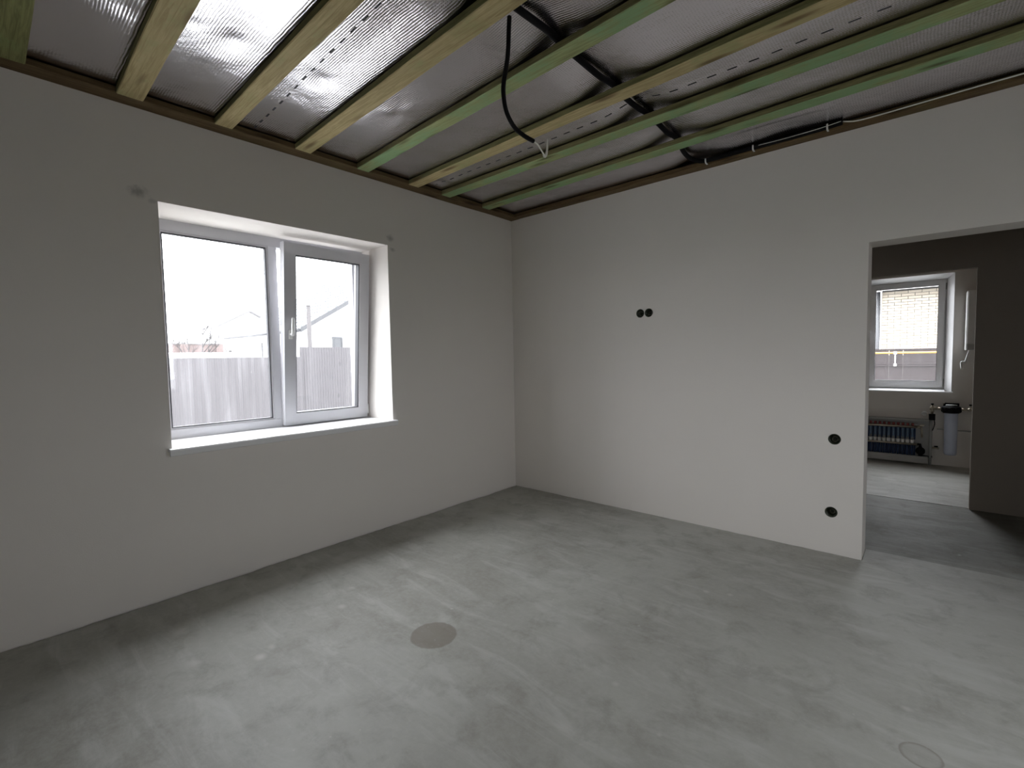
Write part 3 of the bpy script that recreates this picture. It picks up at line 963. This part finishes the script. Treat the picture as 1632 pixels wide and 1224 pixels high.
tag(MB().tube([(3.390, FYc + 0.065, 0.555), (3.390, FYc + 0.065, 0.28), (3.390, FYc + 0.065, 0.002)], 0.015, 12).build('riser_pipe', M_pipe),
    'grey vertical riser pipe between the manifold and the filter', 'pipe')
tag(MB().tube([(3.445, YW - 0.03, 0.44), (3.78, YW - 0.03, 0.435)], 0.006, 8).build('wall_pipe', M_pipe), 'thin grey pipe along the wall behind the filter', 'pipe')
dv = empty('drain_valve', (3.44, FYc, 0.22), label='small dark drain valve low beside the riser pipe', cat='valve')
MB().tube([(3.407, FYc + 0.062, 0.218), (3.47, FYc + 0.062, 0.214)], 0.011, 10).build('valve_body', M_brass, dv)
MB().box(3.425, 3.46, FYc + 0.052, FYc + 0.072, 0.225, 0.242, 0.003).build('valve_lever', M_black, dv)
tag(MB().tube(smooth_path([(3.30, YW - 0.06, 0.11), (3.36, YW - 0.06, 0.10), (3.41, YW - 0.06, 0.105)], 4), 0.012, 10).build('floor_pipe', M_black), 'short black pipe near the floor right of the manifold', 'pipe')

# underfloor heating manifold
mf = empty('heating_manifold', (3.05, YW - 0.1, 0.03), label='underfloor heating manifold with red and white caps over blue pipes', cat='manifold')
bx = MB()
bx.box(2.45, 3.372, YW - 0.012, YW - 0.002, 0.03, 0.552)
bx.box(2.45, 3.372, YW - 0.10, YW - 0.012, 0.535, 0.552)
bx.box(2.45, 3.372, YW - 0.115, YW - 0.012, 0.028, 0.105)
bx.build('back_panel', M_grey_metal, mf)
YB = YW - 0.075
for (z, r, nm) in ((0.456, 0.0165, 'supply_bar'), (0.243, 0.0165, 'return_bar')):
    MB().tube([(2.46, YB, z), (3.27, YB, z)], r, 16).build(nm, M_brass, mf)
MB().tube([(2.45, YB + 0.01, 0.49), (3.262, YB + 0.01, 0.488)], 0.012, 12).build('mount_rail', M_grey_metal, mf)
pitch_m = 0.0457
x_last = 3.222
protos = {}


def piece(key, mb_fn, mat, x, parent):
    if key not in protos:
        o_ = mb_fn().build(key, mat)
        protos[key] = o_
    else:
        o_ = protos[key].copy(); col.objects.link(o_)
    o_.parent = parent
    o_.matrix_parent_inverse = parent_world(parent).inverted()
    o_.location = (x, YB, 0)
    return o_


for k in range(16):
    x = x_last - k * pitch_m
    piece('red_cap', lambda: MB().lathe([(0.0, 0.503), (0.012, 0.503), (0.014, 0.498), (0.014, 0.474), (0.010, 0.470)], (0, -0.012, 0), 'z', 12), M_red, x, mf)
    piece('flow_meter', lambda: MB().lathe([(0.006, 0.440), (0.013, 0.436), (0.013, 0.335), (0.009, 0.330)], (0, -0.014, 0), 'z', 12), M_bluegrey, x, mf)
    piece('sleeve', lambda: MB().tube([(0.021, 0.010, 0.440), (0.021, 0.012, 0.300)], 0.0085, 10), M_blue, x, mf)
    piece('white_cap', lambda: MB().lathe([(0.0, 0.302), (0.0165, 0.301), (0.0175, 0.297), (0.0175, 0.262), (0.012, 0.258)], (0, -0.026, 0), 'z', 12), M_white, x, mf)
    piece('loop_pipe', lambda: MB().tube([(0, -0.008, 0.228), (0, -0.010, 0.16), (0, -0.008, 0.106)], 0.0105, 10), M_blue, x, mf)
    piece('return_pipe', lambda: MB().tube([(0.022, 0.012, 0.228), (0.022, 0.012, 0.106)], 0.0095, 10), M_blue, x, mf)
ev = MB().tube([(3.27, YB, 0.456), (3.300, YB, 0.456)], 0.019, 12)
ev.tube([(3.30, YB, 0.470), (3.305, YB, 0.44), (3.312, YB - 0.01, 0.335)], 0.010, 10)
ev.box(3.29, 3.33, YB - 0.02, YB + 0.01, 0.472, 0.492, 0.003)
ev.build('end_valve', M_brass, mf)
pb = MB().lathe([(0.0, 0.0), (0.040, 0.0), (0.046, -0.02), (0.046, -0.06), (0.036, -0.075), (0.0, -0.075)], (3.30, YW - 0.035, 0.165), 'y', 20)
pb.tube([(3.30, YB, 0.21), (3.295, YB, 0.245), (3.27, YB, 0.243)], 0.015, 12)
pb.tube([(3.30, YB, 0.125), (3.298, YB - 0.005, 0.055)], 0.019, 12)
pb.build('pump', M_black, mf)


# ================================================================== outdoors
M_fence = plain('grey_sheet_metal', (0.058, 0.054, 0.058), 0.45, 0.0, 0.4, 0.12, 2.0)
M_fence_b = plain('brown_sheet_metal', (0.024, 0.0175, 0.0185), 0.5, 0.0, 0.4, 0.15, 2.0)
M_ground = plain('pale_concrete_ground', (0.25, 0.25, 0.245), 0.9, 0, 0.3, 0.2, 0.6)
M_render = plain('white_render', (0.80, 0.80, 0.80), 0.85, 0, 0.2, 0.03, 2.0)
M_roof = plain('pale_blue_grey_roof', (0.085, 0.095, 0.105), 0.35, 0.0, 0.5, 0.1, 2.0)
M_trimg = plain('grey_roof_trim', (0.030, 0.031, 0.034), 0.5)
M_dkglass = plain('dark_window_glass', (0.02, 0.022, 0.025), 0.1, 0, 0.6)
M_pinkbrick = plain('faded_pink_brick', (0.10, 0.075, 0.07), 0.9, 0, 0.2, 0.35, 9.0)
M_bark = plain('bare_bark', (0.028, 0.024, 0.023), 0.9)
M_hedge = plain('dull_winter_hedge', (0.035, 0.032, 0.030), 0.9, 0, 0.2, 0.5, 5.0)
M_yellow = plain('yellow_gas_pipe', (0.45, 0.22, 0.03), 0.45)
M_soffit = plain('grey_soffit', (0.075, 0.073, 0.074), 0.7)
M_pole = plain('weathered_grey_pole', (0.062, 0.058, 0.058), 0.95, 0, 0.05)
M_mortar = plain('grey_mortar', (0.055, 0.050, 0.045), 0.9)

ground = structure(MB().box(-90, 60, -60, 70, -0.55, -0.45), 'ground', M_ground)


def corrugated_sheet(y0, y1, z0, z1, x, pitch_=0.115, d=0.020):
    """trapezoidal sheet in a plane of constant x"""
    prof = []
    y = y0
    while y < y1 - 1e-6:
        for (a, b) in ((0.0, 0.0), (0.38, 0.0), (0.50, d), (0.88, d)):
            yy = y + a * pitch_
            if yy < y1:
                prof.append((yy, b))
        y += pitch_
    prof.append((y1, 0.0))
    vs_, fs_ = [], []
    for (yy, b) in prof:
        vs_ += [(x + b, yy, z0), (x + b, yy, z1), (x + b - 0.002, yy, z0), (x + b - 0.002, yy, z1)]
    for i in range(len(prof) - 1):
        a = i * 4; c = a + 4
        fs_ += [(a, c, c + 1, a + 1), (a + 2, a + 3, c + 3, c + 2), (a + 1, c + 1, c + 3, a + 3), (a, a + 2, c + 2, c)]
    fs_ += [(0, 1, 3, 2), (len(vs_) - 4, len(vs_) - 2, len(vs_) - 1, len(vs_) - 3)]
    return MB().add(vs_, fs_)


def sheet_fence(name, label, y0, y1, ztop, x, pt, dp, w=1.15):
    e_ = empty(name, (x, (y0 + y1) / 2, -0.45), label=label, cat='fence')
    y = y0
    first = None
    while y < y1 - 0.05:
        yy = min(y1, y + w)
        corrugated_sheet(y, yy + 0.012, -0.44, ztop, x + (0.0025 if int(round((y - y0) / w)) % 2 else 0), pt, dp).build('fence_sheet', M_fence, e_)
        y = yy
    y = y0 + 0.3
    while y < y1:
        MB().box(x - 0.065, x - 0.005, y - 0.03, y + 0.03, -0.45, ztop - 0.08).build('post', M_fence, e_)
        y += 2.3
    return e_


sheet_fence('metal_fence', 'grey corrugated metal fence, the lower run, left outside the window', -6.19, 0.70, 1.485, -6.5, 0.115, 0.010)
sheet_fence('metal_fence', 'grey corrugated metal fence, the taller run, right outside the window', 0.695, 6.445, 1.69, -6.535, 0.0575, 0.009)

# white gabled house beyond the fence
hs = empty('gabled_house', (-16, 8, -0.45), label='white gabled house with grey barge board and dark window beyond the fence', cat='house')
gy0, gy1 = 4.03, 12.9
rid = (gy0 + gy1) / 2
ez, rz = 2.74, 2.74 + 0.583 * (rid - gy0)
MB().prism([(gy0, -0.45), (gy1, -0.45), (gy1, ez - 0.06), (rid, rz - 0.06), (gy0, ez - 0.06)], 'x', -19.6, -13.0).build('wall', M_render, hs)
for sgn, nm in ((1, 'near'), (-1, 'far')):
    ya = gy0 - 0.42 if sgn > 0 else gy1 + 0.42
    za = ez - 0.583 * 0.42
    rf = MB()
    n = 15
    for k in range(n):   # stepped metal tiles
        a, b = k / n, (k + 1) / n
        p0 = (ya + (rid - ya) * a, za + (rz - za) * a); p1 = (ya + (rid - ya) * b, za + (rz - za) * b)
        rf.prism([(p0[0], p0[1] + 0.055), (p1[0], p1[1] + 0.02), (p1[0], p1[1] - 0.03), (p0[0], p0[1] - 0.03)], 'x', -19.9, -12.72)
    rows = MB()
    for k in range(n):
        a = k / n
        p0 = (ya + (rid - ya) * (a + 0.01), za + (rz - za) * (a + 0.01) + 0.05)
        for q in range(36):
            xx = -19.88 + q * 0.2
            rows.box(xx, xx + 0.11, p0[0], p0[0] + sgn * 0.20, p0[1] - 0.02, p0[1] + 0.045)
    r_ = rf.build('roof_slope', M_roof, hs)
    if sgn > 0:
        t_ = rows.build('tile_wave', M_roof, r_); t_['kind'] = 'stuff'
for sgn in (1, -1):
    ya = gy0 - 0.42 if sgn > 0 else gy1 + 0.42
    za = ez - 0.583 * 0.42
    MB().prism([(ya, za - 0.12), (rid, rz - 0.12), (rid, rz + 0.04), (ya, za + 0.04)], 'x', -12.72, -12.67).build('barge_board', M_trimg, hs)
MB().tube([(-19.9, gy0 - 0.46, ez - 0.30), (-12.75, gy0 - 0.46, ez - 0.30)], 0.06, 10).build('gutter', M_trimg, hs)
wf = MB().ring((4.88, 5.28, 1.50, 2.25), (4.93, 5.23, 1.55, 2.20), 'x', -13.0, -12.96).build('window', M_trimg, hs)
MB().box(-12.99, -12.975, 4.93, 5.23, 1.55, 2.20).build('pane', M_dkglass, wf)
MB().tube([(-12.93, 5.62, 1.2), (-12.93, 5.62, 2.1), (-12.93, 5.75, 2.12)], 0.035, 8).build('downpipe', M_trimg, hs)
MB().tube([(-16.9, gy0 - 0.06, 1.2), (-16.9, gy0 - 0.06, 2.15)], 0.03, 8).build('downpipe', M_trimg, hs)
pl = empty('utility_pole', (-10.0, 2.60, -0.45), label='pale round pole standing at the corner of the white house', cat='pole')
MB().tube([(-10.0, 2.60, -0.45), (-10.0, 2.60, 2.95)], [0.070, 0.055], 14).build('shaft', M_pole, pl)
MB().lathe([(0.062, 2.95), (0.045, 2.98), (0.0, 2.99)], (-10.0, 2.60, 0), 'z', 14).build('cap', M_soffit, pl)

# far house, garden walls, tree and hedge
fh = empty('distant_house', (-45, 13.4, -0.45), label='distant pale house with a low gable, farthest seen through the window', cat='house')
MB().prism([(11.4, -0.45), (16.2, -0.45), (16.2, 4.75), (13.8, 6.05), (11.4, 4.75)], 'x', -52, -45).build('wall', M_render, fh)
for (ya, yb) in ((11.0, 13.8), (16.6, 13.8)):
    za = 4.53
    MB().prism([(ya, za), (yb, 6.05), (yb, 6.20), (ya, za + 0.15)], 'x', -52.3, -44.6).build('roof_slope', M_soffit, fh)
bw = empty('brick_wall', (-30, 5.2, -0.45), label='faded pink brick garden wall beyond the lower fence', cat='wall')
MB().box(-30.2, -30.0, 1.5, 6.65, -0.45, 2.50).build('wall_body', M_pinkbrick, bw)
MB().box(-30.25, -29.95, 1.45, 6.70, 2.50, 2.56).build('coping', M_soffit, bw)
for yy in (2.6, 4.6, 6.5):
    MB().box(-30.0, -29.85, yy - 0.2, yy + 0.2, -0.45, 2.50).build('pier', M_pinkbrick, bw)
ww = empty('rendered_wall', (-20, 3.2, -0.45), label='low white rendered wall just behind the lower fence', cat='wall')
MB().box(-20.2, -20.0, -1.0, 6.0, -0.45, 1.78).build('wall_body', M_render, ww)
MB().box(-20.24, -19.96, -1.05, 6.05, 1.78, 1.82).build('coping', M_render, ww)

def grow(mb_, rr_, p, d, L, r, depth, n=3, spread=0.8):
    q = p + d * L
    mb_.tube([p, p.lerp(q, 0.5) + Vector((rr_.uniform(-.04, .04), rr_.uniform(-.04, .04), 0)) * L, q], [r, r * 0.85, r * 0.65], 5)
    if depth == 0:
        return
    for _ in range(n):
        nd = (d + Vector((rr_.uniform(-spread, spread), rr_.uniform(-spread, spread), rr_.uniform(-.15, .6)))).normalized()
        grow(mb_, rr_, p.lerp(q, rr_.uniform(0.55, 1.0)), nd, L * 0.66, r * 0.62, depth - 1, n, spread)


rr = random.Random(11)
tr = MB()
grow(tr, rr, Vector((-26, 4.35, -0.45)), Vector((0, 0, 1)), 1.9, 0.07, 4)
bt = empty('bare_tree', (-26, 4.35, -0.45), label='small bare tree in front of the pink brick wall', cat='tree')
tr.build('branches', M_bark, bt)
bh_ = empty('bare_bushes', (-36, 7.5, -0.45), label='grey-brown tangle of bare bushes behind the pink brick wall', cat='bush')
tr = MB()
for k in range(16):
    y = 4.6 + k * 0.28
    grow(tr, rr, Vector((-36 + rr.uniform(-.5, .5), y, -0.45)), Vector((rr.uniform(-.1, .1), rr.uniform(-.1, .1), 1)).normalized(), rr.uniform(1.3, 1.75), 0.075, 3, 4, 0.9)
o = tr.build('twigs', M_hedge, bh_); o['kind'] = 'stuff'

# outside the utility window: brick house, brown fence, yellow gas pipe
nb = empty('brick_house', (4.0, 11.2, -0.45), label='cream brick house outside the utility room window', cat='house')


def brick_mat():
    t = NT('cream_brick')
    c = t.mix(t.rnd(), (0.34, 0.295, 0.23), (0.44, 0.395, 0.32))
    v = t.noise(t.obj(), 60, 3)
    t.bsdf(t.mix(t.math('MULTIPLY', v, 0.25), c, (0.26, 0.225, 0.17)), 0.85, 0, 0.2, v, 0.2, 0.003)
    return t.m


M_brick = brick_mat()
BY = 11.5
MB().box(2.36, 12, BY + 0.012, BY + 0.35, -0.45, 3.4).build('wall', M_mortar, nb)
bl, bh, bj = 0.25, 0.060, 0.0095
bmz = MB().box(0, bl, -0.001, 0.03, 0, bh, 0.003).mesh('brick', M_brick)
bms = MB().box(0, bl / 2 - bj / 2, -0.001, 0.03, 0, bh, 0.003).mesh('half_brick', M_brick)
nbk = 0
for r in range(23):
    z = 1.27 + r * (bh + bj)
    if r % 2:
        o = bpy.data.objects.new('brick', bms); col.objects.link(o); o.parent = nb; o.matrix_parent_inverse = parent_world(nb).inverted()
        o.location = (2.36, BY - 0.018, z)
        x = 2.36 + bl / 2 + bj / 2
    else:
        x = 2.36
    for k in range(12):
        o = bpy.data.objects.new('brick', bmz); col.objects.link(o); o.parent = nb; o.matrix_parent_inverse = parent_world(nb).inverted()
        o.location = (x, BY - 0.018 + random.uniform(-.002, .002), z); x += bl + bj; nbk += 1
MB().box(2.05, 12, BY - 0.45, BY + 0.0, 2.90, 2.98).build('soffit', M_soffit, nb)
MB().box(2.05, 12, BY - 0.50, BY - 0.45, 2.86, 3.08).build('fascia', M_render, nb)
MB().prism([(BY - 0.52, 3.06), (BY + 3.0, 4.8), (BY + 3.0, 4.9), (BY - 0.52, 3.12)], 'x', 2.0, 12).build('roof_slope', M_roof, nb)
MB().tube([(2.30, BY - 0.06, -0.45), (2.30, BY - 0.06, 2.88)], 0.045, 10).build('downpipe', M_trimg, nb)

bf = empty('brown_fence', (3.2, 7.0, -0.45), label='dark brown panel fence with rails outside the utility room window', cat='fence')
xa = 1.0
for xb in (1.55, 2.17, 2.79, 2.985, 3.60, 4.22, 4.84, 5.46, 6.1):
    MB().box(xa + 0.004, xb - 0.004, 7.0, 7.02, -0.44, 1.405).build('panel', M_fence_b, bf)
    xa = xb
for z in (1.16, 1.13, 0.2):
    MB().box(1.0, 6.1, 6.965, 6.999, z - 0.011, z + 0.011).build('rail', M_fence_b, bf)
MB().box(1.0, 6.1, 6.985, 7.035, 1.405, 1.425).build('cap_rail', M_fence_b, bf)
gp = empty('gas_pipe', (3.2, 6.93, 1.35), label='yellow gas pipe running along the top of the brown fence', cat='pipe')
MB().tube([(1.0, 6.93, 1.352), (6.1, 6.93, 1.352)], 0.016, 12).build('pipe_run', M_yellow, gp)
for xx in (2.88, 4.4):
    b_ = MB().tube([(xx, 6.945, 1.330), (xx, 6.945, 1.14)], 0.009, 8)
    b_.box(xx - 0.022, xx + 0.022, 6.905, 6.955, 1.328, 1.376, 0.004)
    b_.box(xx - 0.02, xx + 0.02, 6.94, 6.964, 1.12, 1.16)
    b_.build('bracket', M_white, gp)
